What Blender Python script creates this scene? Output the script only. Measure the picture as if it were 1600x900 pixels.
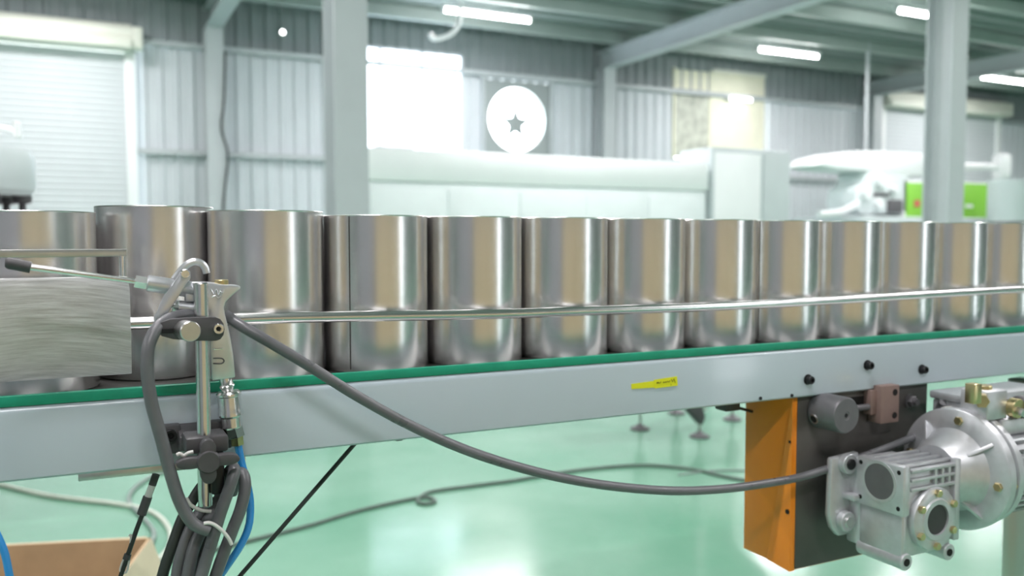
import bpy, bmesh, math, random
from mathutils import Vector, Matrix, Euler
random.seed(7)
PI = math.pi
for o in list(bpy.data.objects): bpy.data.objects.remove(o)
S = bpy.context.scene
COL = S.collection

# ------------------------------------------------------------------ camera
YAW, PITCH, FPX, EYE = 0.4595, -0.0561, 1360.0, 1.0
FW = Vector((math.sin(YAW)*math.cos(PITCH), math.cos(YAW)*math.cos(PITCH), math.sin(PITCH)))
RT = Vector((math.cos(YAW), -math.sin(YAW), 0))
UP = RT.cross(FW)
cam_d = bpy.data.cameras.new('camera')
cam = bpy.data.objects.new('camera', cam_d); COL.objects.link(cam)
cam.matrix_world = Matrix(((RT.x, UP.x, -FW.x, 0), (RT.y, UP.y, -FW.y, 0), (RT.z, UP.z, -FW.z, EYE), (0, 0, 0, 1)))
cam_d.sensor_width = 36; cam_d.lens = FPX*36/1600
cam_d.clip_start = 0.02; cam_d.clip_end = 200
cam_d.dof.use_dof = True; cam_d.dof.focus_distance = 0.86; cam_d.dof.aperture_fstop = 5.0
S.camera = cam

# ------------------------------------------------------------------ sky, exposure
w = bpy.data.worlds.new('sky'); S.world = w; w.use_nodes = True
w.node_tree.nodes['Background'].inputs[0].default_value = (0.90, 0.95, 1.0, 1)
w.node_tree.nodes['Background'].inputs[1].default_value = 7.0
S.view_settings.view_transform = 'Standard'; S.view_settings.look = 'None'
S.view_settings.gamma = 1; S.view_settings.use_curve_mapping = False
S.view_settings.exposure = 0.40
LAMP_W = 46.0          # watts of each ceiling tube

def ray(px, py):
    return FW + RT*((px-800)/FPX) + UP*((450-py)/FPX)
def at(px, py, Y):
    "the world point where the line of sight through a pixel meets the upright plane y = Y"
    d = ray(px, py); return Vector((0, 0, EYE)) + d*(Y/d.y)
def atz(px, py, z=0.0):
    "the same for the level plane at height z"
    d = ray(px, py); return Vector((0, 0, EYE)) + d*((z-EYE)/d.z)
def atx(px, py, X):
    d = ray(px, py); return Vector((0, 0, EYE)) + d*(X/d.x)

# ------------------------------------------------------------------ materials
def lin(h):
    h = h.lstrip('#'); c = [int(h[i:i+2], 16)/255 for i in (0, 2, 4)]
    return tuple(((v+.055)/1.055)**2.4 if v > .04045 else v/12.92 for v in c) + (1,)
def mat(name, col, rough=.5, metal=0, noise=0, nscale=20, stretch=(1, 1, 1), bump=0, bscale=None, rvar=0, coat=0, spec=.5, alpha=1, trans=0, detail=3):
    m = bpy.data.materials.new(name); m.use_nodes = True
    nt = m.node_tree; b = nt.nodes['Principled BSDF']
    c = lin(col) if isinstance(col, str) else tuple(col)+(1,)
    b.inputs['Base Color'].default_value = c
    b.inputs['Roughness'].default_value = rough; b.inputs['Metallic'].default_value = metal
    b.inputs['Specular IOR Level'].default_value = spec
    b.inputs['Coat Weight'].default_value = coat; b.inputs['Coat Roughness'].default_value = .08
    b.inputs['Alpha'].default_value = alpha; b.inputs['Transmission Weight'].default_value = trans
    if noise or bump or rvar:
        tc = nt.nodes.new('ShaderNodeTexCoord'); mp = nt.nodes.new('ShaderNodeMapping')
        mp.inputs['Scale'].default_value = stretch
        nt.links.new(tc.outputs['Object'], mp.inputs['Vector'])
        n = nt.nodes.new('ShaderNodeTexNoise'); n.inputs['Scale'].default_value = nscale; n.inputs['Detail'].default_value = detail
        nt.links.new(mp.outputs[0], n.inputs['Vector'])
        if noise:
            r = nt.nodes.new('ShaderNodeMapRange'); r.inputs['From Min'].default_value = .3; r.inputs['From Max'].default_value = .7
            r.inputs['To Min'].default_value = 1-noise; r.inputs['To Max'].default_value = 1+noise
            nt.links.new(n.outputs['Fac'], r.inputs['Value'])
            mx = nt.nodes.new('ShaderNodeMix'); mx.data_type = 'RGBA'; mx.blend_type = 'MULTIPLY'; mx.inputs['Factor'].default_value = 1
            mx.inputs[6].default_value = c; nt.links.new(r.outputs[0], mx.inputs[7]); nt.links.new(mx.outputs[2], b.inputs['Base Color'])
        if rvar:
            r2 = nt.nodes.new('ShaderNodeMapRange'); r2.inputs['From Min'].default_value = .3; r2.inputs['From Max'].default_value = .7
            r2.inputs['To Min'].default_value = max(0, rough-rvar); r2.inputs['To Max'].default_value = rough+rvar
            nt.links.new(n.outputs['Fac'], r2.inputs['Value']); nt.links.new(r2.outputs[0], b.inputs['Roughness'])
        if bump:
            src = n
            if bscale:
                src = nt.nodes.new('ShaderNodeTexNoise'); src.inputs['Scale'].default_value = bscale
                nt.links.new(mp.outputs[0], src.inputs['Vector'])
            bp = nt.nodes.new('ShaderNodeBump'); bp.inputs['Strength'].default_value = bump; bp.inputs['Distance'].default_value = .002
            nt.links.new(src.outputs['Fac'], bp.inputs['Height']); nt.links.new(bp.outputs[0], b.inputs['Normal'])
    return m
def emit(name, col, s):
    m = bpy.data.materials.new(name); m.use_nodes = True; b = m.node_tree.nodes['Principled BSDF']
    b.inputs['Base Color'].default_value = lin(col); b.inputs['Emission Color'].default_value = lin(col); b.inputs['Emission Strength'].default_value = s
    return m
def glassy(name, col, clear):
    m = bpy.data.materials.new(name); m.use_nodes = True; nt = m.node_tree; nt.nodes.remove(nt.nodes['Principled BSDF'])
    out = nt.nodes['Material Output']; mx = nt.nodes.new('ShaderNodeMixShader'); tr = nt.nodes.new('ShaderNodeBsdfTransparent'); tl = nt.nodes.new('ShaderNodeBsdfTranslucent')
    tr.inputs[0].default_value = lin(col); tl.inputs[0].default_value = lin(col); mx.inputs[0].default_value = clear
    nt.links.new(tl.outputs[0], mx.inputs[1]); nt.links.new(tr.outputs[0], mx.inputs[2]); nt.links.new(mx.outputs[0], out.inputs[0])
    return m

M = dict(
    tin=mat('tinplate', (.79, .78, .775), .26, 1, noise=.05, nscale=12, stretch=(1, 1, .12)),
    seam=mat('seam_metal', (.10, .095, .09), .4, 1),
    rim=mat('rim_metal', (.85, .85, .84), .25, 1),
    chrome=mat('polished_steel', (.74, .74, .73), .22, 1, noise=.04, nscale=30),
    satin=mat('satin_steel', (.62, .62, .61), .32, 1, noise=.06, nscale=60),
    brushed=mat('brushed_plate', (.62, .62, .63), .5, .9, noise=.13, nscale=70, stretch=(.22, 1, 4.5), bump=.2, rvar=.08, detail=5),
    gunm=mat('gun_metal', (.68, .69, .72), .3, .8, noise=.05, nscale=60, bump=.05),
    cast=mat('cast_aluminium', '#c6c8cb', .4, .6, noise=.07, nscale=70, bump=.15),
    castd=mat('cast_shadow_gap', '#3a3b3c', .6),
    paint=mat('beam_paint', '#b3c0c8', .28, 0, noise=.02, nscale=9, coat=.4),
    greenstrip=mat('green_strip', '#0f9272', .45, 0, noise=.08, nscale=40),
    belt=mat('belt_dark', '#33332f', .5, 0, noise=.1),
    gapblock=mat('gap_blocker_sheet', '#4a4846', .6),  # dark sheet added to keep the gaps between cans dark
    black=mat('black_plastic', '#474648', .48, 0, noise=.1, nscale=90, bump=.1),
    blackbolt=mat('black_oxide', '#2b2b2d', .38, .6),
    hole=mat('hole_black', '#0c0c0c', .8),
    rubber=mat('grey_rubber_cable', '#626366', .36, 0, noise=.14, nscale=35, rvar=.1),
    cabled=mat('dark_cable', '#2b312e', .5),
    floorcable=mat('floor_cable', '#5d6f66', .5),
    greycable=mat('grey_cable', '#8b9a94', .5),
    whitecable=mat('white_tube', '#c2cbbd', .45),
    blue=mat('blue_hose', '#2f8fd8', .25, 0, coat=.4),
    zip=mat('zip_tie', '#cfd0cb', .4),
    brass=mat('brass', (.62, .52, .28), .3, 1, noise=.1, nscale=40),
    yellow=mat('yellow_tape', '#e3e01a', .55),
    ink=mat('ink', '#5b5410', .7),
    orange=mat('orange_enamel', '#f08a1e', .42, 0, noise=.06, nscale=12),
    plate=mat('black_plate', '#524f4d', .42, .2, noise=.16, nscale=14, rvar=.08),
    knobgrey=mat('grey_roller', '#68676a', .45, .3, noise=.06, nscale=60),
    brown=mat('brown_block', '#86716a', .5, .1, noise=.08, nscale=50),
    card=mat('cardboard', '#b39a78', .8, 0, noise=.08, nscale=14, bump=.1),
    cardl=mat('cardboard_pale', '#c9c0a4', .8, 0, noise=.06, nscale=14),
    reflection_box=mat('reflection_brown', '#c3ad8e', .75, 0, noise=.05, nscale=8),  # brown of the unseen boxes added for can reflections
    tape=mat('packing_tape', '#cdb48a', .3),
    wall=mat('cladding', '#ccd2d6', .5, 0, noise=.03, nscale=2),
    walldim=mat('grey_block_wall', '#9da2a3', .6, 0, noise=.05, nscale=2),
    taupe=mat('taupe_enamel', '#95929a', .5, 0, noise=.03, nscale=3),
    wallshade=mat('eave_shade_cladding', '#8f9899', .6, 0, noise=.05, nscale=2),  # cladding darkened to paint in the shade under the eaves
    steelp=mat('column_paint', '#b7bec0', .45, 0, noise=.03, nscale=4),
    roof=mat('roof_sheet', '#7f8b88', .5, .1, noise=.06, nscale=3),
    purlin=mat('purlin_paint', '#a3aeaa', .5, 0, noise=.05, nscale=3),
    shutter=mat('shutter_slats', '#cdd3d6', .45, 0, noise=.02, nscale=4),
    housing=mat('shutter_housing', '#e4e6da', .5, 0, noise=.03, nscale=4),
    white=mat('white_enamel', '#eef2f2', .35, 0, noise=.015, nscale=4),
    whiteg=mat('pale_panel', '#dfe8e8', .4, 0, noise=.02, nscale=4),
    greyp=mat('grey_panel', '#c2cccd', .45, 0, noise=.02, nscale=4),
    lime=mat('lime_panel', '#8ed24a', .45),
    red=mat('red_sticker', '#d06a62', .5),
    cream=mat('cream_sheet', '#efeed8', .6, 0, noise=.05, nscale=3),
    frame=mat('fan_frame', '#9aa3a2', .5, .3),
    tubelit=emit('lamp_tube', '#ffffff', 36.0),
    dimlit=emit('dim_tube', '#ffffff', 6.0),
    fixture=mat('lamp_body', '#d8dcdc', .5),
    glass=glassy('window_sheet', '#f4f9ff', .55),
    dirty=mat('dirty_pane', '#b9bdb0', .5, 0, noise=.35, nscale=7, detail=6),
    stain=mat('stainless_leg', (.6, .59, .56), .3, 1),
)
def brushed_arcs():
    m = mat('brushed_plate', (.64, .645, .66), .5, .7); nt = m.node_tree; b = nt.nodes['Principled BSDF']; L = nt.links.new
    tc = nt.nodes.new('ShaderNodeTexCoord'); sp = nt.nodes.new('ShaderNodeSeparateXYZ'); L(tc.outputs['Object'], sp.inputs[0])
    def mth(op, a, c):
        n = nt.nodes.new('ShaderNodeMath'); n.operation = op
        for i, v in enumerate((a, c)):
            if isinstance(v, (int, float)): n.inputs[i].default_value = v
            else: L(v, n.inputs[i])
        return n.outputs[0]
    dx = mth('SUBTRACT', sp.outputs['X'], -.02); dz = mth('SUBTRACT', sp.outputs['Z'], -.28)
    r = mth('SQRT', mth('ADD', mth('MULTIPLY', dx, dx), mth('MULTIPLY', dz, dz)), 0)
    cb = nt.nodes.new('ShaderNodeCombineXYZ'); L(mth('MULTIPLY', r, 420), cb.inputs[0]); L(mth('MULTIPLY', sp.outputs['X'], 22), cb.inputs[1])
    n = nt.nodes.new('ShaderNodeTexNoise'); n.inputs['Scale'].default_value = 1; n.inputs['Detail'].default_value = 6; n.inputs['Roughness'].default_value = .7; L(cb.outputs[0], n.inputs['Vector'])
    mr = nt.nodes.new('ShaderNodeMapRange'); mr.inputs[1].default_value = .3; mr.inputs[2].default_value = .7; mr.inputs[3].default_value = .40; mr.inputs[4].default_value = .60; L(n.outputs['Fac'], mr.inputs[0]); L(mr.outputs[0], b.inputs['Roughness'])
    mc = nt.nodes.new('ShaderNodeMapRange'); mc.inputs[1].default_value = .25; mc.inputs[2].default_value = .75; mc.inputs[3].default_value = .40; mc.inputs[4].default_value = .82; L(n.outputs['Fac'], mc.inputs[0]); L(mc.outputs[0], b.inputs['Base Color'])
    bp = nt.nodes.new('ShaderNodeBump'); bp.inputs['Strength'].default_value = .25; bp.inputs['Distance'].default_value = .0006; L(n.outputs['Fac'], bp.inputs['Height']); L(bp.outputs[0], b.inputs['Normal'])
    return m
M['brushed'] = brushed_arcs()
# epoxy floor: green with cloudy wear, glossy
def floor_mat():
    m = mat('epoxy_floor', '#79bf9b', .16, 0)
    nt = m.node_tree; b = nt.nodes['Principled BSDF']
    tc = nt.nodes.new('ShaderNodeTexCoord'); n = nt.nodes.new('ShaderNodeTexNoise'); n.inputs['Scale'].default_value = 1.3; n.inputs['Detail'].default_value = 5
    nt.links.new(tc.outputs['Object'], n.inputs['Vector'])
    cr = nt.nodes.new('ShaderNodeValToRGB'); cr.color_ramp.elements[0].position = .3; cr.color_ramp.elements[1].position = .72
    cr.color_ramp.elements[0].color = lin('#639c80'); cr.color_ramp.elements[1].color = lin('#8bb59f')
    nt.links.new(n.outputs['Fac'], cr.inputs[0]); nt.links.new(cr.outputs[0], b.inputs['Base Color'])
    n2 = nt.nodes.new('ShaderNodeTexNoise'); n2.inputs['Scale'].default_value = 4; n2.inputs['Detail'].default_value = 4
    nt.links.new(tc.outputs['Object'], n2.inputs['Vector'])
    r = nt.nodes.new('ShaderNodeMapRange'); r.inputs['To Min'].default_value = .08; r.inputs['To Max'].default_value = .26
    nt.links.new(n2.outputs['Fac'], r.inputs['Value']); nt.links.new(r.outputs[0], b.inputs['Roughness'])
    bp = nt.nodes.new('ShaderNodeBump'); bp.inputs['Strength'].default_value = .08; bp.inputs['Distance'].default_value = .01
    nt.links.new(n2.outputs['Fac'], bp.inputs['Height']); nt.links.new(bp.outputs[0], b.inputs['Normal'])
    return m
M['floor'] = floor_mat()

# ------------------------------------------------------------------ mesh building
class MB:
    "collects shapes in world coordinates; build() links them as one mesh object"
    def __init__(s): s.v = []; s.f = []
    def add(s, vs, fs):
        n = len(s.v); s.v += [Vector(v) for v in vs]; s.f += [tuple(i+n for i in f) for f in fs]; return s
    def bm(s, b, mx=None):
        b.verts.index_update()
        s.add([(mx @ v.co) if mx else v.co.copy() for v in b.verts], [[v.index for v in f.verts] for f in b.faces]); b.free(); return s
    def box(s, lo, hi, bev=0, rot=None, seg=2):
        lo = Vector(lo); hi = Vector(hi); c = (lo+hi)/2; d = hi-lo
        b = bmesh.new(); bmesh.ops.create_cube(b, size=1)
        for v in b.verts: v.co = Vector((v.co.x*d.x, v.co.y*d.y, v.co.z*d.z))
        if bev: bmesh.ops.bevel(b, geom=b.edges[:], offset=bev, segments=seg, profile=.5, affect='EDGES')
        mx = Matrix.Translation(c)
        if rot is not None: mx = mx @ rot.to_4x4()
        return s.bm(b, mx)
    def cyl(s, a, c, r0, r1=None, n=24, bev=0):
        a = Vector(a); c = Vector(c); L = (c-a).length; r1 = r0 if r1 is None else r1
        prof = [(0, 0), (r0-bev, 0)] + ([(r0, bev)] if bev else []) + ([(r1, L-bev)] if bev else []) + [(r1-bev, L), (0, L)]
        return s.lathe(prof, a, c-a, n)
    def lathe(s, prof, o, axis, n=24):
        o = Vector(o); q = Vector(axis).normalized().to_track_quat('Z', 'Y').to_matrix(); rings = []; vs = []; fs = []
        for r, h in prof:
            if r < 1e-7: rings.append([len(vs)]); vs.append(o+q @ Vector((0, 0, h)))
            else:
                rings.append(list(range(len(vs), len(vs)+n)))
                vs += [o+q @ Vector((r*math.cos(2*PI*i/n), r*math.sin(2*PI*i/n), h)) for i in range(n)]
        for A, B in zip(rings, rings[1:]):
            for i in range(n):
                j = (i+1) % n
                if len(A) == 1 and len(B) == 1: continue
                if len(A) == 1: fs.append((A[0], B[j], B[i]))
                elif len(B) == 1: fs.append((A[i], A[j], B[0]))
                else: fs.append((A[i], A[j], B[j], B[i]))
        return s.add(vs, fs)
    def tube(s, pts, r, n=12, sub=6, smooth=True, closed=False):
        p = [Vector(q) for q in pts]
        if smooth and len(p) > 2:
            out = []
            m = len(p)
            for i in range(m if closed else m-1):
                if closed: p0, p1, p2, p3 = p[i-1], p[i], p[(i+1) % m], p[(i+2) % m]
                else: p0, p1, p2, p3 = p[max(i-1, 0)], p[i], p[i+1], p[min(i+2, m-1)]
                for k in range(sub):
                    t = k/sub
                    out.append(.5*((2*p1)+(p2-p0)*t+(2*p0-5*p1+4*p2-p3)*t*t+(3*p1-p0-3*p2+p3)*t**3))
            if not closed: out.append(p[-1])
            p = out
        m = len(p); rr = r if callable(r) else (lambda t: r)
        tang = []
        for i in range(m):
            if closed: t = p[(i+1) % m]-p[i-1]
            else: t = p[min(i+1, m-1)]-p[max(i-1, 0)]
            tang.append(t.normalized())
        nrm = tang[0].orthogonal().normalized(); vs = []; fs = []
        for i in range(m):
            nrm = (nrm - tang[i]*nrm.dot(tang[i])).normalized(); bi = tang[i].cross(nrm); R = rr(i/(m-1))
            vs += [p[i]+nrm*(R*math.cos(2*PI*k/n))+bi*(R*math.sin(2*PI*k/n)) for k in range(n)]
        for i in range(m if closed else m-1):
            for k in range(n):
                a, b2 = i*n, ((i+1) % m)*n; k2 = (k+1) % n
                fs.append((a+k, a+k2, b2+k2, b2+k))
        if not closed:
            fs.append(tuple(reversed(range(n)))); fs.append(tuple(range((m-1)*n, m*n)))
        return s.add(vs, fs)
    def prism(s, pts, d, bev=0):
        "a flat outline (world points in one plane) given thickness d"
        d = Vector(d); b = bmesh.new(); A = [b.verts.new(Vector(q)) for q in pts]; B = [b.verts.new(Vector(q)+d) for q in pts]; n = len(A)
        b.faces.new(A); b.faces.new(list(reversed(B)))
        for i in range(n): b.faces.new((A[(i+1) % n], A[i], B[i], B[(i+1) % n]))
        bmesh.ops.recalc_face_normals(b, faces=b.faces[:])
        if bev: bmesh.ops.bevel(b, geom=b.edges[:], offset=bev, segments=2, profile=.5, affect='EDGES', clamp_overlap=True)
        return s.bm(b)
    def profile(s, pts, x0, x1):
        "a (y,z) outline swept along x"
        return s.prism([(x0, y, z) for y, z in pts], (x1-x0, 0, 0))
    def build(s, name, m, parent=None, angle=35, flat=False):
        me = bpy.data.meshes.new(name)
        if parent is not None: o0 = wloc(parent)
        else:
            xs = [v.x for v in s.v]; ys = [v.y for v in s.v]; zs = [v.z for v in s.v]
            o0 = Vector(((min(xs)+max(xs))/2, (min(ys)+max(ys))/2, min(zs)))
        me.from_pydata([v-o0 for v in s.v], [], s.f); me.validate()
        b = bmesh.new(); b.from_mesh(me); bmesh.ops.recalc_face_normals(b, faces=b.faces[:]); b.to_mesh(me); b.free()
        if not flat:
            me.shade_smooth(); me.set_sharp_from_angle(angle=math.radians(angle))
        me.materials.append(M[m] if isinstance(m, str) else m)
        o = bpy.data.objects.new(name, me); COL.objects.link(o)
        if parent is not None: o.parent = parent
        else: o.location = o0
        return o
def wloc(o):
    p = Vector((0, 0, 0))
    while o is not None: p = p+o.location; o = o.parent
    return p
def tag(o, label=None, cat=None, group=None, kind=None):
    if label: o['label'] = label
    if cat: o['category'] = cat
    if group: o['group'] = group
    if kind: o['kind'] = kind
    return o
def thing(name, loc, label=None, cat=None, group=None, kind=None):
    o = bpy.data.objects.new(name, None); o.empty_display_size = .05; COL.objects.link(o); o.location = loc
    return tag(o, label, cat, group, kind)
def copy_tree(o, parent=None):
    c = o.copy(); COL.objects.link(c); c.parent = parent
    for ch in list(o.children): copy_tree(ch, c)
    return c

# ================================================================== the hall
XA, XB, YA, YB, HR = -9.0, 21.0, -7.0, 12.0, 4.12
BAYX = [-10.26, -4.34, 1.58, 7.50, 13.42, 19.34]
fl = MB().box((XA-.3, YA-.3, -.1), (XB+.3, YB+.3, 0)).build('floor', 'floor')
tag(fl, 'glossy green epoxy floor of the factory hall', 'floor', kind='structure')

def corr(x0, x1, z0, z1, Y, pitch=.19, dep=.03, face=-1):
    "trapezoid-ribbed sheet in the plane y = Y"
    prof = []; x = x0
    while x < x1-1e-6:
        for dx, dy in ((0, 0), (.55, 0), (.68, 1), (.87, 1)):
            xx = x+dx*pitch
            if xx < x1: prof.append((xx, Y+face*dep*dy))
        x += pitch
    prof.append((x1, Y))
    m = MB(); vs = [(a, b, z0) for a, b in prof]+[(a, b, z1) for a, b in prof]; n = len(prof)
    return m.add(vs, [(i, i+1, n+i+1, n+i) for i in range(n-1)])
wb = thing('wall_back', (6, YB, 0), 'ribbed steel rear wall of the hall', 'wall', kind='structure')
# openings: window X 2.95..5.1 z 2.0..3.68, fan X 5.42..6.58 z 2.23..3.40, shutters X -3.4..0.62 and 13.72..17.2
def sheet(x0, x1, z0, z1, m='wall'):
    corr(x0, x1, z0, z1, YB).build('cladding_sheet', m, wb, flat=True)
ZG = 3.46
for x0, x1 in ((XA, -3.4), (.62, 3.22), (6.60, 7.50), (7.50, 8.95), (10.9, 13.72), (17.2, XB)): sheet(x0, x1, 0, ZG)
sheet(3.22, 5.10, 0, 2.0); sheet(5.10, 5.42, 0, ZG); sheet(5.42, 6.60, 0, 2.23); sheet(5.42, 6.60, 3.40, ZG)
sheet(8.95, 10.9, 0, 2.36)
for x0, x1 in ((XA, 1.58), (1.58, 3.22), (5.10, 7.50), (7.5, 8.95), (9.7, 13.42), (13.42, XB)): sheet(x0, x1, ZG+(.22 if x0 == 3.22 else 0), HR, 'wallshade')
sheet(3.22, 5.10, 3.70, HR, 'wallshade'); sheet(8.95, 9.7, 3.5, HR, 'wallshade')
sheet(-3.4, .62, 3.4, ZG); sheet(13.72, 17.2, 3.4, ZG)
for z, xs in ((3.46, ((XA, 1.48), (1.68, 7.4), (7.6, 13.32), (13.52, XB))), (2.105, ((.66, 1.48), (1.68, 3.22), (7.6, 8.95), (10.9, 13.32), (17.25, XB)))):
    for x0, x1 in xs:
        MB().box((x0, YB-.11, z-.035), (x1, YB-.031, z+.035)).build('girt', 'steelp', wb)
def hcol(m, x, y, z0, z1, wd=.22, dp=.28, t=.014):
    m.box((x-wd/2, y-dp/2, z0), (x+wd/2, y-dp/2+t, z1)); m.box((x-wd/2, y+dp/2-t, z0), (x+wd/2, y+dp/2, z1)); m.box((x-t/2, y-dp/2+t, z0), (x+t/2, y+dp/2-t, z1)); return m
for x in BAYX[1:]:
    hcol(MB(), x, YB-.18, 0, 3.68).build('wall_column', 'steelp', wb)
# other walls
for nm, x in (('wall_left', XA), ('wall_right', XB)):
    m = MB().box((x-.06, YA, 0), (x, YB, HR)) if x < 0 else MB().box((x, YA, 0), (x+.06, YB, HR))
    tag(m.build(nm, 'walldim'), 'plain pale end wall of the hall', 'wall', kind='structure')
wf = thing('wall_front', (6, YA, 0), 'pale wall behind the viewer with an unseen opening shaped for the can highlights', 'wall', kind='structure')
for x0, x1, z0, z1 in ((XA, 6, 0, HR), (6, 9.5, 3.2, HR), (9.5, XB, 0, HR), (6, 7.1, 0, 3.2), (7.8, 9.5, 0, 3.2), (7.1, 7.8, 2.4, 3.2)):  # unseen daylight opening narrowed to shape the bright strip in the cans
    MB().box((x0, YA-.06, z0), (x1, YA, z1)).build('wall_panel', 'walldim', wf)
# roof
ce = thing('ceiling', (6, 3, HR), 'grey ribbed roof deck on steel purlins', 'ceiling', kind='structure')
m = MB(); n = 0; ys = []
y = YA
while y < YB: ys += [(y, HR), (y+.16, HR), (y+.19, HR+.05), (y+.30, HR+.05)]; y += .33
ys = [q for q in ys if q[0] < YB]+[(YB, HR)]
vs = [(XA, a, b) for a, b in ys]+[(XB, a, b) for a, b in ys]; n = len(ys)
m.add(vs, [(i, i+1, n+i+1, n+i) for i in range(n-1)]); m.build('roof_deck', 'roof', ce, flat=True)
MB().box((XA, YA, HR+.06), (XB, YB, HR+.1)).build('roof_cover', 'roof', ce)
y = YB-.75
while y > YA:
    MB().profile([(y, HR-.005), (y+.07, HR-.005), (y+.07, HR-.02), (y+.015, HR-.02), (y+.015, HR-.15), (y+.07, HR-.15), (y+.07, HR-.165), (y, HR-.165)], XA, XB).build('purlin', 'purlin', ce, flat=True)
    y -= 1.27
for x in BAYX[1:]:
    t = .014; z0 = 3.68; z1 = HR-.166; b = MB()
    b.box((x-.1, YA, z0), (x+.1, YB-.04, z0+t)); b.box((x-.1, YA, z1-t), (x+.1, YB-.04, z1)); b.box((x-.006, YA, z0+t), (x+.006, YB-.04, z1-t))
    b.build('roof_beam', 'steelp', ce)
# free-standing columns
for x, lab in ((1.58, 'pale steel column rising behind the can with the dark seam'), (7.38, 'pale steel column in front of the lime green machine'), (13.42, 'steel column farther along the column row beyond the frame')):
    hcol(MB(), x, 5.65, 0, 3.68).build('steel_column', 'steelp').update_tag()
    tag(bpy.context.scene.collection.objects[-1], lab, 'column', kind='structure')

# window of translucent sheets
wn = thing('window_1', (4.0, YB, 2.0), 'bright translucent window strip high in the rear wall', 'window', kind='structure')
for i in range(3):
    a = 3.22+i*.627
    MB().box((a+.02, YB-.012, 2.02), (a+.607, YB-.006, 3.42)).build('pane', 'glass', wn)
    MB().box((a+.02, YB-.012, 3.50), (a+.607, YB-.006, 3.68)).build('pane', 'glass', wn)
for x in (3.22, 3.847, 4.474, 5.10): MB().box((x-.02, YB-.03, 2.0), (x+.02, YB+.02, 3.70)).build('mullion', 'wall', wn)
for z in (2.0, 3.70): MB().box((3.22, YB-.03, z-.02), (5.10, YB+.02, z+.02)).build('window_rail', 'wall', wn)
# dirty pane and cream sheet
wn = thing('window_2', (9.3, YB, 2.36), 'mottled dirty window pane in the rear wall', 'window', kind='structure')
MB().box((8.97, YB-.02, 2.38), (9.69, YB-.01, 3.5)).build('pane', 'dirty', wn)
for x in (8.95, 9.70): MB().box((x-.02, YB-.04, 2.36), (x+.02, YB, 3.86)).build('window_frame', 'cream', wn)
MB().box((8.97, YB-.03, 3.52), (9.69, YB-.02, 3.84)).build('cream_panel', 'cream', wn)
wn = thing('window_3', (10.3, YB, 2.58), 'cream sheeted window opening beside the mottled pane', 'window', kind='structure')
MB().box((9.71, YB-.05, 2.56), (10.89, YB-.035, 3.84), .004).build('cream_sheet', 'cream', wn)
MB().box((9.74, YB-.07, 3.84), (10.9, YB-.03, 3.9)).build('sheet_batten', 'housing', wn)
corr(9.70, 10.9, 2.36, 2.60, YB).build('sill_sheet', 'wall', wn, flat=True)

# exhaust fan
F0 = Vector((6.0, YB, 2.815))
fan = thing('exhaust_fan', (6.0, YB, 2.24), 'round wall exhaust fan with star-shaped hub, daylight behind', 'fan')
b = bmesh.new(); vo = []; N = 48
def sq(a):
    c, s_ = math.cos(a), math.sin(a); k = .575/max(abs(c), abs(s_)); return (c*k, s_*k)
m = MB(); R0 = .485
vs = []
for Yp in (YB-.06, YB+.02):
    for i in range(N):
        a = 2*PI*i/N; q = sq(a); vs.append((F0.x+R0*math.cos(a), Yp, F0.z+R0*math.sin(a))); vs.append((F0.x+q[0], Yp, F0.z+q[1]))
fs = []
for i in range(N):
    j = (i+1) % N; A, Bq, C, Dq = 2*i, 2*i+1, 2*j+1, 2*j; o_ = 2*N
    fs += [(A, Bq, C, Dq), (A+o_, Dq+o_, C+o_, Bq+o_), (A, Dq, Dq+o_, A+o_), (Bq, Bq+o_, C+o_, C)]
m.add(vs, fs).build('fan_frame', 'frame', fan)
hub = MB().cyl(F0+Vector((0, -.03, -.06)), F0+Vector((0, .04, -.06)), .11, n=20).build('hub', 'frame', fan)
for k in range(5):
    a = PI/2+2*PI*k/5; ca, sa = math.cos(a), math.sin(a); ca2, sa2 = -sa, ca
    P = lambda r, t: F0+Vector((ca*r+ca2*t, 0, -.06+sa*r+sa2*t))
    MB().prism([P(.08, -.07), P(.24, -.012), P(.245, .0), P(.24, .012), P(.08, .07)], (0, .012, 0)).build('blade', 'frame', fan)
for dx in (-.575, .575): MB().box((6+dx-.02, YB-.1, 2.2), (6+dx+.02, YB-.03, 3.46)).build('fan_post', 'steelp', fan)

# roller shutters
def shutter(name, x0, x1, zt, label, cord):
    d = thing(name, ((x0+x1)/2, YB-.1, 0), label, 'shutter', kind='structure')
    prof = []; z = 0.0; p = .075
    while z < zt-.001:
        prof += [(YB-.10, z), (YB-.106, z+.02), (YB-.106, z+.055), (YB-.10, z+.072)]; z += p
    n = len(prof); vs = [(x0, a, b) for a, b in prof]+[(x1, a, b) for a, b in prof]
    MB().add(vs, [(i, n+i, n+i+1, i+1) for i in range(n-1)]).build('slat_curtain', 'shutter', d, flat=True)
    for x in (x0, x1): MB().box((x-.06, YB-.16, 0), (x+.06, YB-.032, zt+.02), .006).build('guide_channel', 'white', d)
    MB().box((x0-.1, YB-.42, zt), (x1+.02, YB-.06, zt+.13), .03).build('housing', 'housing', d)
    MB().cyl((x0-.1, YB-.24, zt+.2), (x1+.02, YB-.24, zt+.2), .12, n=20).build('roller', 'housing', d)
    MB().box((x1+.02, YB-.36, zt+.02), (x1+.14, YB-.12, zt+.28), .02).build('motor_box', 'housing', d)
shutter('door_1', -3.4, .60, 3.30, 'white roller shutter door with cream roller housing behind the first cans', True)
shutter('door_2', 13.75, 17.15, 3.50, 'pale roller shutter door behind the lime green machine', False)

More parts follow.
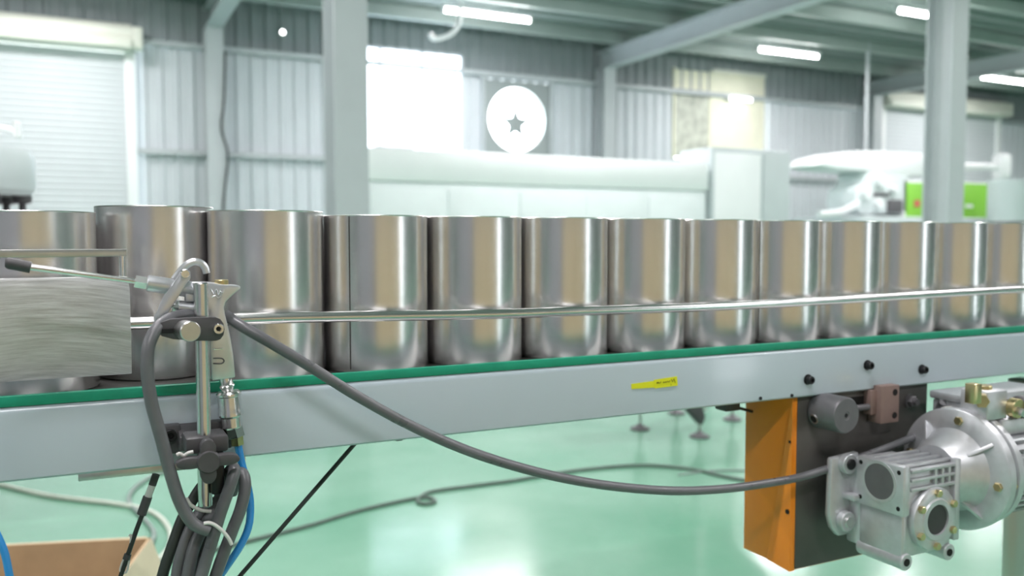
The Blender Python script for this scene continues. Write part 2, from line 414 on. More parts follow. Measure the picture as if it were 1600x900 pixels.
# ceiling tube lamps
def lamp(x, y, label):
    z = 3.86
    t = thing('tube_lamp', (x, y, z), label, 'lamp', 'tube lamps under the roof')
    MB().box((x-.63, y-.045, z+.03), (x+.63, y+.045, z+.08), .006).build('lamp_body', 'fixture', t)
    MB().tube([(x-.6, y, z), (x+.6, y, z)], .022, n=10, smooth=False).build('tube', 'tubelit', t)
    for s_ in (-1, 1): MB().box((x+s_*.61-.014, y-.026, z-.026), (x+s_*.61+.014, y+.026, z+.034)).build('end_cap', 'fixture', t)
    for s_ in (-1, 1): MB().cyl((x+s_*.4, y, z+.08), (x+s_*.4, y, HR), .006, n=6).build('hanger', 'fixture', t)
    l = bpy.data.lights.new('tube_light', 'AREA'); l.shape = 'RECTANGLE'; l.size = 1.2; l.size_y = .10; l.energy = LAMP_W; l.color = (1, .945, .97)
    lo = bpy.data.objects.new('tube_light', l); COL.objects.link(lo); lo.parent = t; lo.location = (0, 0, -.03)
LROWS = [10.3, 7.8, 5.3, 2.8, .3, -2.2]; LCOLS = [-5.45, -.35, 4.75, 9.85, 14.95]
cn = ['far end', 'shutter door', 'exhaust fan', 'cream window', 'second shutter']
on = ['next to the rear wall', 'second from the rear wall', 'third from the rear wall', 'fourth from the rear wall', 'fifth from the rear wall', 'sixth from the rear wall', 'last from the rear wall']
for i, y in enumerate(LROWS):
    for j, x in enumerate(LCOLS):
        if j == 0 and y > 6: continue
        lamp(x, y, 'white tube lamp in line with the %s, %s' % (cn[j], on[i]))
# glowing disc for a daylight hole high on the wall and a short tube below the cream sheet
c = at(441, 51, YB-.05)
rl = thing('daylight_hole', c, 'small glowing disc for a round daylight hole high on the rear wall near the shutter', 'lamp')
MB().cyl(c+Vector((0, .02, 0)), c+Vector((0, -.03, 0)), .04, n=20, bev=.006).build('lamp_body', 'fixture', rl)  # rim of the glowing disc that stands for the daylight hole
MB().lathe([(0, .02), (.022, .014), (.03, 0), (0, 0)], c+Vector((0, -.03, 0)), (0, -1, 0), 20).build('hole_glow', 'dimlit', rl)
c = at(1156, 155, YB-.15)
rl = thing('wall_tube_lamp', c, 'short lit tube lamp mounted on the cream sheet', 'lamp')
MB().box(c+Vector((-.27, .03, -.03)), c+Vector((.27, .099, .04)), .006).build('lamp_body', 'fixture', rl)
MB().tube([c+Vector((-.24, 0, 0)), c+Vector((.24, 0, 0))], .03, n=10, smooth=False).build('tube', 'dimlit', rl)
for s_ in (-1, 1): MB().box(c+Vector((s_*.255-.015, -.035, -.035)), c+Vector((s_*.255+.015, .035, .035))).build('end_cap', 'fixture', rl)
# hanging rod
p = at(1355, 150, 10.0)
tag(MB().cyl((p.x, 10.0, 1.75), (p.x, 10.0, HR), .03, n=10).build('drop_pipe', 'steelp'), 'thin pale vertical pipe dropping from the roof beside the second shutter', 'pipe')
# white bent pipe below the first lamp
q = lambda a, b: at(a, b, 10.0)
tag(MB().tube([q(672, 52), q(676, 60), q(690, 59), q(706, 52), q(716, 40), q(719, 25), q(720, 5)], .03, n=10).build('bent_conduit', 'white'), 'white bent conduit curling below the lamp by the fan', 'conduit')
# wall cable on the first wall column
q = lambda a, b: at(a, b, YB-.34)
tag(MB().tube([q(352, 80), q(350, 160), q(346, 200), q(356, 240), q(352, 290), q(349, 330), q(349, 420), q(349, 480)], .014, n=8).build('wall_cable', 'cabled'), 'dark cable hanging down beside the wall column', 'cable')

# ================================================================== machines far behind
en = thing('machine_enclosure', (4.4, 8.6, 0), 'long white machine enclosure below the exhaust fan', 'machine')
MB().box((2.42, 8.0, .12), (6.45, 9.4, 1.55), .03).build('body', 'whiteg', en)
MB().box((2.40, 7.985, 1.55), (6.47, 9.42, 1.87), .03).build('hood', 'white', en)
for i in range(5): MB().box((2.46+i*.795, 7.985, .25), (2.46+i*.795+.77, 7.999, 1.48), .004).build('door_panel', 'whiteg', en)
for x in (2.6, 6.2):
    for y in (8.2, 9.2): MB().cyl((x, y, 0), (x, y, .13), .05, n=12).build('foot', 'knobgrey', en)
MB().box((2.55, 8.1, 1.86), (2.95, 8.25, 1.90), .01).build('vent_cap', 'greyp', en)
cb = thing('control_cabinet', (7.1, 8.3, 0), 'pale grey upright control cabinet at the end of the white enclosure', 'cabinet')
MB().box((6.52, 8.0, .1), (7.72, 8.6, 2.06), .02).build('body', 'greyp', cb)
MB().box((6.56, 7.982, .2), (7.24, 7.999, 2.0), .004).build('door', 'white', cb)
MB().box((7.28, 7.982, .2), (7.68, 7.999, 2.0), .004).build('door', 'greyp', cb)
MB().box((6.6, 8.05, 0), (7.64, 8.55, .1)).build('plinth', 'knobgrey', cb)

# white machine with lime panels
G = thing('lime_panel_machine', (11.2, 9.3, 0), 'white machine with lime green panels and a beaked hood', 'machine')
q = lambda a, b, Y=9.0: at(a, b, Y)
MB().box((9.6, 8.6, .75), (14.2, 9.9, 1.32), .03).build('base_table', 'greyp', G)
for x in (9.8, 14.0):
    for y in (8.75, 9.75): MB().box((x-.05, y-.05, 0), (x+.05, y+.05, .76)).build('leg', 'steelp', G)
MB().prism([q(*a) for a in ((1280, 257), (1298, 244), (1330, 236), (1360, 235), (1420, 237), (1470, 242), (1490, 262), (1460, 275), (1400, 276), (1352, 267), (1310, 264))], (0, .7, 0), .03).build('hood', 'white', G)
a = q(1362, 275); c = q(1420, 330)
MB().prism([q(*a) for a in ((1356, 268), (1420, 272), (1420, 334), (1345, 334), (1336, 322), (1338, 296), (1352, 286))], (0, .55, 0), .03).build('head_casting', 'whiteg', G)
for px, py, r in ((1372, 283, .10), (1350, 303, .09), (1392, 296, .06), (1368, 318, .08)):
    c = q(px, py); MB().cyl(c+Vector((0, -.1, 0)), c+Vector((0, .05, 0)), r, n=20, bev=.015).build('motor_cap', 'white', G)
c = q(1396, 322); MB().box(c+Vector((-.14, -.05, -.1)), c+Vector((.14, .1, .09)), .01).build('control_box', 'knobgrey', G)
c = q(1372, 304); MB().box(c+Vector((-.16, -.04, -.025)), c+Vector((.2, .1, .025)), .01).build('arm_bar', 'knobgrey', G)
MB().tube([q(1340, 318), q(1325, 326), q(1308, 332), q(1280, 335)], .05, n=10).build('feed_arm', 'white', G)
a = q(1412, 280); c = q(1556, 334); MB().box((a.x, 9.0, 1.3), (c.x, 9.7, a.z), .02).build('side_body', 'white', G)
a = q(1416, 283); c = q(1450, 334); MB().box((a.x, 8.985, 1.33), (c.x, 8.999, a.z-.02), .004).build('lime_panel', 'lime', G)
a = q(1500, 284); c = q(1541, 334); MB().box((a.x, 8.985, 1.33), (c.x, 8.999, a.z-.02), .004).build('lime_panel', 'lime', G)
a = q(1429, 318); MB().box(a+Vector((-.03, -.03, -.05)), a+Vector((.08, -.018, .05))).build('sticker', 'red', G)
a = q(1512, 322); MB().box(a+Vector((-.08, -.03, -.025)), a+Vector((.08, -.018, .025))).build('sticker', 'white', G)
MB().tube([q(1450, 260), q(1566, 261)], .055, n=12, smooth=False).build('spray_arm', 'white', G)
c = q(1564, 260); MB().box(c+Vector((-.10, -.12, -.2)), c+Vector((.13, .12, .2)), .07, seg=3).build('arm_head', 'white', G)
bx_ = thing('floor_drum', (12.9, 7.6, 0), 'grey upright bin standing past the lime panels', 'bin')
a = at(1553, 282, 8.2)
b2 = MB().lathe([(0, 0), (.27, 0), (.28, .03), (.28, a.z-.05), (.29, a.z-.03), (.29, a.z), (0, a.z)], (a.x+.2, 8.1, 0), (0, 0, 1), 28)
bx_.location = (a.x+.2, 8.1, 0); b2.build('drum_shell', 'greyp', bx_)
MB().lathe([(.283, a.z*.66), (.292, a.z*.67), (.283, a.z*.68)], (a.x+.2, 8.1, 0), (0, 0, 1), 28).build('hoop', 'knobgrey', bx_)

# filler head standing beyond the first can
fc = at(-42, 270, 3.6)
fh = thing('filler_head', (fc.x, 3.6, 0), 'pale grey round filler head on black posts before the roller shutter', 'machine')
zt = at(0, 231, 3.5).z; zb_ = at(0, 304, 3.5).z
MB().lathe([(0, zb_), (.17, zb_), (.19, zb_+.02), (.193, zb_+.05), (.193, zt-.03), (.18, zt), (0, zt)], (fc.x, 3.6, 0), (0, 0, 1), 40).build('drum', 'greyp', fh)
for k in range(6):
    a = at(34, 316, 3.55); r = .15; an = 2*PI*k/6-.12
    cx_, cy_ = fc.x+r*math.cos(an), 3.6+r*math.sin(an)
    MB().lathe([(0, zb_-.065), (.012, zb_-.065), (.012, zb_-.03), (.032, zb_-.025), (.032, zb_+.001), (0, zb_+.001)], (cx_, cy_, 0), (0, 0, 1), 16).build('post', 'black', fh)
MB().box((fc.x-.4, 3.3, zb_-.12), (fc.x+.3, 3.95, zb_-.065), .01).build('table_top', 'satin', fh)
for sx in (-.36, .0):
    for y in (3.34, 3.9): MB().box((fc.x+sx-.02, y-.02, 0), (fc.x+sx+.02, y+.02, zb_-.119)).build('leg', 'satin', fh)
MB().cyl((fc.x, 3.6, zt-.005), (fc.x, 3.6, zt+.09), .02, n=12).build('spindle', 'chrome', fh)
MB().tube([(fc.x-.1, 3.6, zt+.06), (fc.x, 3.6, zt+.075), (fc.x+.10, 3.56, zt+.07), (fc.x+.14, 3.55, zt+.055)], .014, n=10).build('crank_arm', 'white', fh)
MB().cyl((fc.x+.14, 3.55, zt+.04), (fc.x+.14, 3.55, zt+.10), .017, .012, n=12, bev=.004).build('crank_knob', 'white', fh)

# small stand with levelling feet, seen below the conveyor
st_a = atz(1000, 671); st_b = atz(1093, 683)
sd = (st_b-st_a); sl = sd.length; su = sd.normalized(); sn = Vector((-su.y, su.x, 0))
sg = thing('machine_stand', (st_a+st_b)/2, 'small steel stand on levelling feet below the conveyor', 'stand')
cor = [st_a, st_b, st_b+sn*.5, st_a+sn*.5]
for c in cor:
    MB().lathe([(0, 0), (.05, 0), (.05, .008), (.02, .022), (.012, .03), (0, .03)], c, (0, 0, 1), 20).build('levelling_foot', 'knobgrey', sg)
    MB().cyl(c+Vector((0, 0, .025)), c+Vector((0, 0, .13)), .008, n=10).build('threaded_rod', 'satin', sg)
    MB().box(c+Vector((-.025, -.025, .13)), c+Vector((.025, .025, .70)), .004).build('leg', 'satin', sg)
for i in range(4):
    a, c = cor[i], cor[(i+1) % 4]; MB().tube([a+Vector((0, 0, .27)), c+Vector((0, 0, .27))], .014, n=8, smooth=False).build('stretcher', 'satin', sg)
lo = Vector((min(c.x for c in cor)-.04, min(c.y for c in cor)-.04, .70)); hi = Vector((max(c.x for c in cor)+.04, max(c.y for c in cor)+.04, .73))
MB().box(lo, hi, .006).build('top', 'satin', sg)
b_ = at(1098, 662, st_b.y-.1); t_ = at(1078, 630, st_b.y-.1)
MB().prism([t_+Vector((-.04, 0, 0)), t_+Vector((.07, 0, 0)), b_+Vector((.02, 0, .03)), b_+Vector((0, 0, -.01)), b_+Vector((-.04, 0, .03))], (0, .05, 0), .006).build('corner_bracket', 'black', sg)

# ================================================================== floor things
def floor_line(name, pts, r, m, label, cat='cable'):
    P = []
    for i, p in enumerate(pts):
        v = atz(p[0], p[1], r); 
        if len(p) > 2: v.z += p[2]
        P.append(v)
    return tag(MB().tube(P, r, n=8).build(name, m), label, cat)
floor_line('floor_cable', [(250, 880), (330, 860), (400, 842), (480, 822), (560, 798), (640, 780), (668, 777), (680, 783), (665, 787), (652, 783), (665, 771), (700, 764), (800, 751), (900, 735), (1000, 727), (1080, 733), (1130, 744), (1175, 751), (1300, 760)], .007, 'floorcable', 'dark green cable with a small loop lying across the floor')
floor_line('floor_tube', [(-60, 745), (0, 757), (80, 775), (180, 787), (235, 799), (262, 822), (266, 850), (250, 872), (225, 890)], .009, 'whitecable', 'pale tube curving over the floor to the cardboard box', 'tube')
floor_line('loose_cable', [(262, 735), (235, 745), (208, 765), (202, 785), (220, 805), (240, 830), (236, 850)], .008, 'greycable', 'grey cable curl on the floor beside the cardboard box')
floor_line('thin_wire', [(1180, 735), (1120, 735), (1060, 742)], .004, 'greycable', 'thin pale wire on the floor near the orange casing')
# open cardboard box
zt = .32; A = atz(236, 840, zt); L, D = .62, .42
bxo = thing('cardboard_box', (A.x, A.y, 0), 'open brown cardboard box on the green floor', 'box')
def bp(x, y, z): return Vector((A.x+x, A.y+y, z))
for lo, hi in (((-L, -D, 0), (0, -D+.006, zt)), ((-L, -.006, 0), (0, 0, zt)), ((-L, -D, 0), (-L+.006, 0, zt)), ((-.006, -D, 0), (0, 0, zt))):
    MB().box(bp(*lo), bp(*hi)).build('side', 'card', bxo)
MB().box(bp(-L, -D, 0), bp(0, 0, .006)).build('base', 'card', bxo)
MB().prism([bp(.0005, -D+.01, zt), bp(.0005, -.01, zt), bp(.05, -.01, zt-.15), bp(.05, -D+.01, zt-.15)], (.003, 0, .002)).build('flap', 'cardl', bxo)
MB().prism([bp(-L+.01, .0005, zt), bp(-.01, .0005, zt), bp(-.01, .06, zt-.14), bp(-L+.01, .06, zt-.14)], (0, .003, .002)).build('flap', 'cardl', bxo)
MB().prism([bp(-L+.01, -D, zt), bp(-.01, -D, zt), bp(-.01, -D-.05, zt-.14), bp(-L+.01, -D-.05, zt-.14)], (0, -.003, .002)).build('flap', 'card', bxo)
MB().prism([bp(-L, -D+.01, zt), bp(-L, -.01, zt), bp(-L-.05, -.01, zt-.14), bp(-L-.05, -D+.01, zt-.14)], (-.003, 0, .002)).build('flap', 'cardl', bxo)
bxo.rotation_euler.z = -.30

# unseen boxes and a low cabinet, added to put reflections in the cans
for i, (x0, x1, z0, z1, lb) in enumerate(((-.30, .78, 0, .585, 'unseen lower brown box next to the low cabinet, added for can reflections'), (.80, 1.88, 0, .585, 'unseen lower brown box at the far end of the stack, added for can reflections'),
                                      (-.30, .78, .586, 1.17, 'unseen upper brown box next to the low cabinet, added for can reflections'), (.80, 1.88, .586, 1.17, 'unseen upper brown box at the far end of the stack, added for can reflections'))):
    y0, y1 = -1.6, -1.0
    t = thing('reflection_box', ((x0+x1)/2, (y0+y1)/2, z0), lb, 'reflection_box', 'unseen boxes added for the can reflections')
    MB().box((x0, y0, z0), (x1, y1, z1), .004).build('reflection_body', 'reflection_box', t)
    MB().box((x0+.01, (y0+y1)/2-.03, z1-.0005), (x1-.01, (y0+y1)/2+.03, z1+.0005)).build('tape', 'tape', t)
cbn = thing('reflection_cabinet', (-1.45, -1.3, 0), 'unseen low grey cabinet behind the viewer, added for can reflections', 'cabinet')
MB().box((-2.5, -1.6, .06), (-.40, -1.01, 1.28), .006).build('body', 'taupe', cbn)
for k in range(3): MB().box((-2.47+k*.69, -1.009, .12), (-2.47+k*.69+.66, -.995, 1.24), .003).build('door', 'taupe', cbn)
MB().box((-2.45, -1.55, 0), (-.45, -1.06, .06)).build('plinth', 'knobgrey', cbn)

# ================================================================== conveyor
YF = .8675; ZBT = .848; ZL = .7875; X0, X1 = -1.1, 2.7; YR = 1.0075
cv = thing('conveyor', (.8, YR, 0), 'straight conveyor with pale grey side beams and green edge strips', 'conveyor')
def beam_prof(s):
    f = lambda d: YR-s*(YR-YF-d)
    pts = [(f(0), ZL+.002), (f(.002), ZL)]+[(f(.045), ZL), (f(.045), ZL+.003), (f(.004), ZL+.003), (f(.004), .842)]
    pts += [(f(.072), .842), (f(.072), .8455), (f(.010), .8455), (f(.009), .855)]
    for k in range(5):
        a = PI/2*k/4; pts.append((f(.008-.008*math.sin(a)), .855-.008+.008*math.cos(a)))
    return pts
for s_ in (1, -1):
    MB().profile(beam_prof(s_), X0, X1).build('side_beam', 'paint', cv)
    f = lambda d: YR-s_*(YR-YF-d)
    ya, yb = sorted((f(.0012), f(.0085)))
    MB().box((X0, ya, .8535), (X1, yb, .8630), .0009).build('edge_strip', 'greenstrip', cv)
MB().box((X0, .889, .8456), (X1, .941, .847), .0004).build('wear_strip', 'satin', cv)
MB().box((X0, 1.1305, .8456), (X1, 1.134, 1.018), .001).build('gap_blocker', 'gapblock', cv)  # unseen sheet added to block light through the can gaps
MB().box((X0, .942, .828), (X1, 1.073, ZBT-.0005), .002).build('belt', 'belt', cv)
for x in (-.9, -.2, .5, 1.9, 2.6): MB().box((x-.02, YF+.046, ZL), (x+.02, 2*YR-YF-.046, ZL+.03)).build('cross_member', 'satin', cv)
# guide rail
rp = [(-.9, .9165), (-.3, .917), (.03, .9172), (.19, .9172), (.42, .912), (.55, .911), (.75, .9095), (.95, .9105), (1.15, .913), (1.35, .9155), (1.7, .918), (2.6, .918)]
MB().tube([(x, .929, z) for x, z in rp], .0062, n=16).build('guide_rail', 'chrome', cv)
for x in (-.7, 2.2):
    MB().tube([(x, .925, .917), (x, .86, .917), (x, .855, .90), (x, .855, .83)], .005, n=10, sub=4).build('rail_bracket', 'satin', cv)
for x in (-.5, .6, 1.7):
    MB().box((x-.012, 1.1345, .8456), (x+.012, 1.1375, .96), .001).build('blocker_bracket', 'satin', cv)  # holds the added light-blocking sheet
# bolts on the beam
for px, py in ((1262, 593), (1355, 570.5), (1440, 577)):
    c = at(px, py, YF); bo = MB().lathe([(0, .005), (.0026, .005), (.003, .0085), (.0048, .0085), (.0055, .0075), (.0055, .001), (.0072, .001), (.0072, -.001), (0, -.001)], c, (0, -1, 0), 20).build('beam_bolt', 'blackbolt', cv)
    MB().cyl(c+Vector((0, -.0045, 0)), c+Vector((0, -.0060, 0)), .0026, n=6).build('socket', 'hole', bo)
for px, py in ((1188, 622.5), (1237, 618)):
    c = at(px, py, YF); MB().cyl(c+Vector((0, .0005, 0)), c+Vector((0, -.0012, 0)), .0024, n=12).build('screw', 'blackbolt', cv)
c = at(622, 695, .90); MB().cyl(Vector((c.x, c.y, ZL)), Vector((c.x, c.y, ZL-.007)), .006, n=6).build('under_bolt', 'blackbolt', cv); MB().cyl((c.x, c.y, ZL-.003), (c.x, c.y, ZL+.002), .014, n=18).build('washer', 'blackbolt', cv)
# flat bar under the beam by the stand
a = at(122, 742, YF+.006); c = at(300, 740, YF+.006)
MB().box((a.x, YF+.006, ZL-.0075), (c.x+.05, YF+.035, ZL-.0001), .0006).build('under_plate', 'satin', cv)
# cable clip and thin rod under the beam near the casing
c = at(1136, 636, .95); MB().box(c+Vector((-.012, -.012, -.004)), c+Vector((.014, .012, .02)), .002).build('cable_clip', 'black', cv)
MB().tube([at(1142, 634, .95), at(1175, 643, .96)], .0022, n=8, smooth=False).build('tie_rod', 'cabled', cv)
# legs
for X, Y in ((2.4, 1.13), (2.4, .90), (-1.0, 1.13), (-1.0, .90)):
    MB().box((X-.02, Y-.02, .02), (X+.02, Y+.02, ZL+.002), .003).build('leg', 'stain', cv)
    MB().lathe([(0, 0), (.035, 0), (.035, .008), (.012, .02), (0, .02)], (X, Y, 0), (0, 0, 1), 20).build('foot', 'black', cv)
lx = atx(1608, 860, 1.40)
MB().box((lx.x-.012, lx.y, .02), (lx.x+.02, lx.y+.04, ZL-.02), .003).build('leg', 'stain', cv)
# yellow tape label
tl = thing('tape_label', at(1022, 600, YF), 'small yellow tape label with faded writing on the beam', 'label')
Yt = YF-.0006
MB().prism([at(*p, Yt) for p in ((986.5, 600), (1023, 595), (1023.5, 605.5), (987, 608))], (0, .0005, 0)).build('narrow_tape', 'yellow', tl)
MB().prism([at(*p, Yt-.0004) for p in ((1022, 593.5), (1058, 588), (1059, 602.5), (1023, 607))], (0, .0005, 0)).build('wide_tape', 'yellow', tl)
ink = MB()
for pts in (((1026, 599.5), (1027, 597), (1028, 599.3), (1029, 596.8), (1030, 599)), ((1031, 598.8), (1033, 596.3), (1031.5, 597.5)), ((1036, 598.5), (1037, 596.5), (1038.5, 598), (1040, 596.2), (1041, 597.6), (1043, 595.5), (1045, 597), (1047, 594.5)), ((1049, 592.5), (1051, 596.5), (1053, 592), (1055, 598)), ((1049, 600.5), (1048, 602))):
    ink.tube([at(x, y, Yt-.0006) for x, y in pts], .00035, n=5, sub=3)
ink.build('handwriting', 'ink', tl)

# ================================================================== cans
RC, HC = .0628, .1795
def can_proto():
    t = thing('tin_can', (0, 0, 0), 'x', 'can', 'shiny cans on the conveyor')
    MB().lathe([(0, .003), (RC-.006, .003), (RC-.004, 0), (RC-.0012, .0), (RC-.0002, .0012), (RC, .004), (RC, HC-.003), (RC, HC-.0012), (RC-.0012, HC-.0012), (RC-.0012, .005), (0, .005)], (0, 0, 0), (0, 0, 1), 72).build('can_wall', 'tin', t)
    MB().lathe([(RC-.0012, HC-.0016), (RC+.0002, HC-.0014), (RC+.0004, HC-.0007), (RC-.0002, HC), (RC-.0014, HC-.0003), (RC-.0012, HC-.0016)], (0, 0, 0), (0, 0, 1), 72).build('rim', 'rim', t)
    b = MB(); w_ = .0006
    b.box((RC-.001, -w_, .004), (RC+.00035, w_, HC-.002)); b.build('seam', 'seam', t)
    return t
proto = can_proto()
XC = lambda j: .3785+.0635+j*.127
labs = {-5: 'first tin can of the row, wholly behind the brushed plate',
        -4: 'tin can behind the brushed plate and the square handle bar', -3: 'tallest looking tin can, directly behind the air gun nozzle and trigger',
        -2: 'tin can just past the air gun handle, crossed by the sagging cable', -1: 'tin can with a dark vertical seam, second past the air gun'}
ordn = ['third', 'fourth', 'fifth', 'sixth', 'seventh', 'eighth', 'ninth', 'tenth', 'eleventh', 'twelfth', 'thirteenth', 'fourteenth']
first = True
for j in range(-5, 12):
    c = proto if first else copy_tree(proto); first = False
    dx, dy = {-5: (.017, 0), -4: (.018, 0), -3: (.0155, .0590)}.get(j, (0, random.uniform(-.0008, .0008)))
    c.location = (XC(j)+dx, YR+dy, ZBT)
    cz = math.atan2(-YR, -XC(j))
    seam = {-1: cz-math.asin(.45), 4: None, 7: None}.get(j, None)
    if j in (4, 7):
        c0 = XC(j); pc = 800+FPX*((Vector((c0, YR, 0))).dot(RT)/Vector((c0, YR, 0)).dot(FW)); rr = RC*FPX/Vector((c0, YR, 0)).dot(FW)
        u = ((1190 if j == 4 else 1465)-pc)/rr; seam = cz+math.asin(max(-.95, min(.95, u)))
    c.rotation_euler.z = seam if seam is not None else random.uniform(.6, 2.4)
    if j == -3: c.scale = (1.0, 1.0, 1.048)
    if j == -2: c.scale = (1.0, 1.0, 1.02)
    c['label'] = labs.get(j) or 'plain shiny tin can, %s past the air gun along the belt' % ordn[j]

# ================================================================== brushed plate with handle bar
gp = thing('guide_plate', at(100, 590, .905), 'brushed steel guide plate with a square handle bar above it', 'plate')
a = at(0, 601, .905); c = at(204, 432, .905); d = at(206, 584, .905)
xr = c.x
MB().prism([(-.9, .905, a.z), (d.x, .905, d.z), (d.x+.0004, .905, (c.z+d.z)/2-.01), (xr-.001, .905, c.z-.012), (xr-.003, .905, c.z), (-.9, .905, c.z)], (0, .015, 0), .0008).build('plate', 'brushed', gp)
h = at(198, 395, .912); MB().box((-.9, .9085, h.z-.0036), (h.x, .9155, h.z+.0036), .0008).build('handle_bar', 'satin', gp)
MB().cyl((h.x-.0042, .912, h.z-.003), (h.x-.0042, .912, c.z-.001), .0036, n=14).build('pin', 'chrome', gp)
MB().cyl((-.5, .912, h.z-.003), (-.5, .912, c.z-.001), .0036, n=14).build('pin', 'chrome', gp)

# ================================================================== post with clamps
YP = .823
pt = at(317, 442, YP); pb = at(318, 791, YP); px_ = (pt.x+pb.x)/2
rs = thing('post_clamp', Vector((px_, YP, pb.z)), 'upright polished post clamped to the beam with dark plastic fittings', 'post')
MB().cyl((px_, YP, pb.z), (px_, YP, pt.z), .0062, n=24, bev=.0008).build('post', 'chrome', rs)
# base block on the beam
a = at(250, 655, YF-.002); c = at(366, 702, YF-.002)
def pz(py, Y=YF, px=310): return at(px, py, Y).z
zt_, zb_ = pz(657), pz(701)
xa, xb = at(252, 680, YF-.02).x, at(362, 680, YF-.012).x
xm0, xm1 = at(280, 680, YF-.02).x, at(330, 680, YF-.02).x
blk = MB(); blk.box((xa, YF-.012, zb_), (xm0+.002, YF-.0002, zt_), .0015).build('foot_block', 'black', rs)
MB().box((xm1-.002, YF-.012, zb_), (xb, YF-.0002, zt_), .0015).build('foot_block', 'black', rs)
MB().prism([(xm0, YF-.0002, zb_+.002), (xm0, YF-.0002, zt_-.001), (xm0, YF-.022, zt_-.010), (xm0, YF-.022, zb_+.004)], (xm1-xm0, 0, 0), .001).build('bridge', 'black', rs)
for px, py in ((266, 680), (349, 675)):
    c = at(px, py, YF-.012); bo = MB().lathe([(0, .001), (.003, .001), (.003, .004), (.0052, .004), (.0057, .0033), (.0057, -.001), (0, -.001)], c, (0, -1, 0), 20).build('socket_screw', 'blackbolt', rs)
    MB().cyl(c+Vector((0, -.0008, 0)), c+Vector((0, -.0016, 0)), .0029, n=6).build('socket', 'hole', bo)
# post sleeve
zs0, zs1 = pz(706, YP), pz(680, YP)
MB().box((px_-.017, YP-.011, zs0), (px_+.020, YF-.02, zs1), .003).build('cross_clamp', 'black', rs)
# star knob in front of the sleeve
kc = at(326, 722, YP-.028)
kn = MB(); pts = []
for i in range(64):
    a = 2*PI*i/64; r = .0155+.0085*math.cos(4*a)
    pts.append(kc+Vector((r*math.cos(a)*1.12, 0, r*math.sin(a)*.82)))
star = MB().prism(pts, (0, .011, 0), .0018).build('star_knob', 'black', rs)
MB().cyl(kc+Vector((0, .010, 0)), kc+Vector((0, .019, 0)), .008, n=20).build('knob_hub', 'black', rs)
MB().cyl(kc+Vector((0, -.002, 0)), kc+Vector((0, .001, 0)), .009, .0105, n=24).build('knob_cap', 'black', rs)
MB().box(Vector((px_+.004, YP-.012, pz(772, YP))), Vector((px_+.016, YP+.004, zs0+.001)), .003).build('lower_lug', 'blackbolt', rs)
# upper swivel clamp
def link(pts, Y, th, bev): return MB().prism([at(x, y, Y) for x, y in pts], (0, th, 0), bev)
cl = [(251, 504), (266, 499), (300, 496.5), (338, 496)]
for k in range(7):
    a = -PI/2+PI*k/6; cl.append((338+13*math.cos(a), 514.5+18*math.sin(a)))
cl += [(330, 533), (300, 532), (270, 530), (252, 525)]
link(cl, YP-.017, .009, .0018).build('swivel_clamp', 'black', rs)
MB().box(Vector((px_-.012, YP-.009, at(318, 531, YP).z)), Vector((px_+.012, YP+.012, at(318, 499, YP).z)), .002).build('clamp_body', 'black', rs)
c = at(341, 513.5, YP-.017); bo = MB().lathe([(0, .0015), (.0024, .0015), (.0024, .004), (.0042, .004), (.0048, .003), (.0048, -.001), (0, -.001)], c, (0, -1, 0), 20).build('socket_screw', 'chrome', rs)
MB().cyl(c+Vector((0, -.001, 0)), c+Vector((0, -.002, 0)), .0023, n=6).build('socket', 'hole', bo)
c = at(287, 515, YP-.014); cc = at(298, 518, YP-.034)
MB().cyl(c, cc, .0088, n=40, bev=.0008).build('knurled_knob', 'satin', rs)
MB().box(at(253, 521, YP-.018)+Vector((0, 0, 0)), at(285, 513, YP-.018)+Vector((0, .002, 0))).build('slot', 'hole', rs)
# short arm from clamp body to the guide rail
MB().tube([(px_, YP+.01, .917), (px_, .925, .917)], .004, n=10, smooth=False).build('rail_arm', 'satin', rs)

# ================================================================== air blow gun
YG = .846
gun = thing('air_blow_gun', at(350, 592, YG), 'metal air blow gun hanging on the post, nozzle over the brushed plate', 'air gun')
g = lambda x, y, d=0: at(x, y, YG+d)
MB().tube([g(8, 411), g(14, 411.5), g(30, 414.5), g(48, 418)], lambda t: .0036+.0014*min(1, t*3), n=14, sub=4).build('rubber_tip', 'black', gun)
MB().tube([g(46, 417.6), g(214, 440)], lambda t: .0024+.0006*(1-t), n=14, smooth=False).build('nozzle_tube', 'chrome', gun)
d = (g(300, 453)-g(214, 440)).normalized()
MB().cyl(g(211, 439.5), g(230, 442.5), .0062, n=6).build('hex_ferrule', 'rim', gun)
MB().lathe([(0, 0), (.0062, 0), (.0074, .001), (.0074, .044), (.0066, .046), (.0066, .07), (0, .07)], g(229, 442), d, 24).build('barrel', 'gunm', gun)
body = MB().prism([g(*p, -.008) for p in ((300, 441), (328, 441), (346, 444), (374, 446), (377, 450), (364, 461), (353, 472), (350, 482), (354, 500), (360, 525), (365, 555), (368, 590), (331, 595), (329, 562), (326, 520), (324, 492), (306, 488))], (0, .017, 0), .0035).build('grip_body', 'gunm', gun)
MB().cyl(g(346, 448), g(346, 437), .0062, n=18, bev=.0006).build('cap_screw', 'brass', gun)
MB().cyl(g(276, 480), g(310, 483), .0066, n=20, bev=.0008).build('valve_barrel', 'gunm', gun)
MB().cyl(g(270, 479), g(278, 480.2), .0075, n=6).build('valve_nut', 'rim', gun)
MB().cyl(g(262, 478), g(272, 479.3), .0016, n=10).build('valve_pin', 'chrome', gun)
MB().box(g(290, 472, -.006), g(312, 452, .006), .001).build('valve_web', 'gunm', gun)
tr = MB().prism([g(*p, -.0115) for p in ((283, 424), (290, 420), (297, 424), (298, 434), (284, 456), (264, 486), (258, 500), (250, 506), (242, 503), (242, 495), (256, 462), (266, 450))], (0, .0035, 0), .0008).build('trigger_lever', 'gunm', gun)
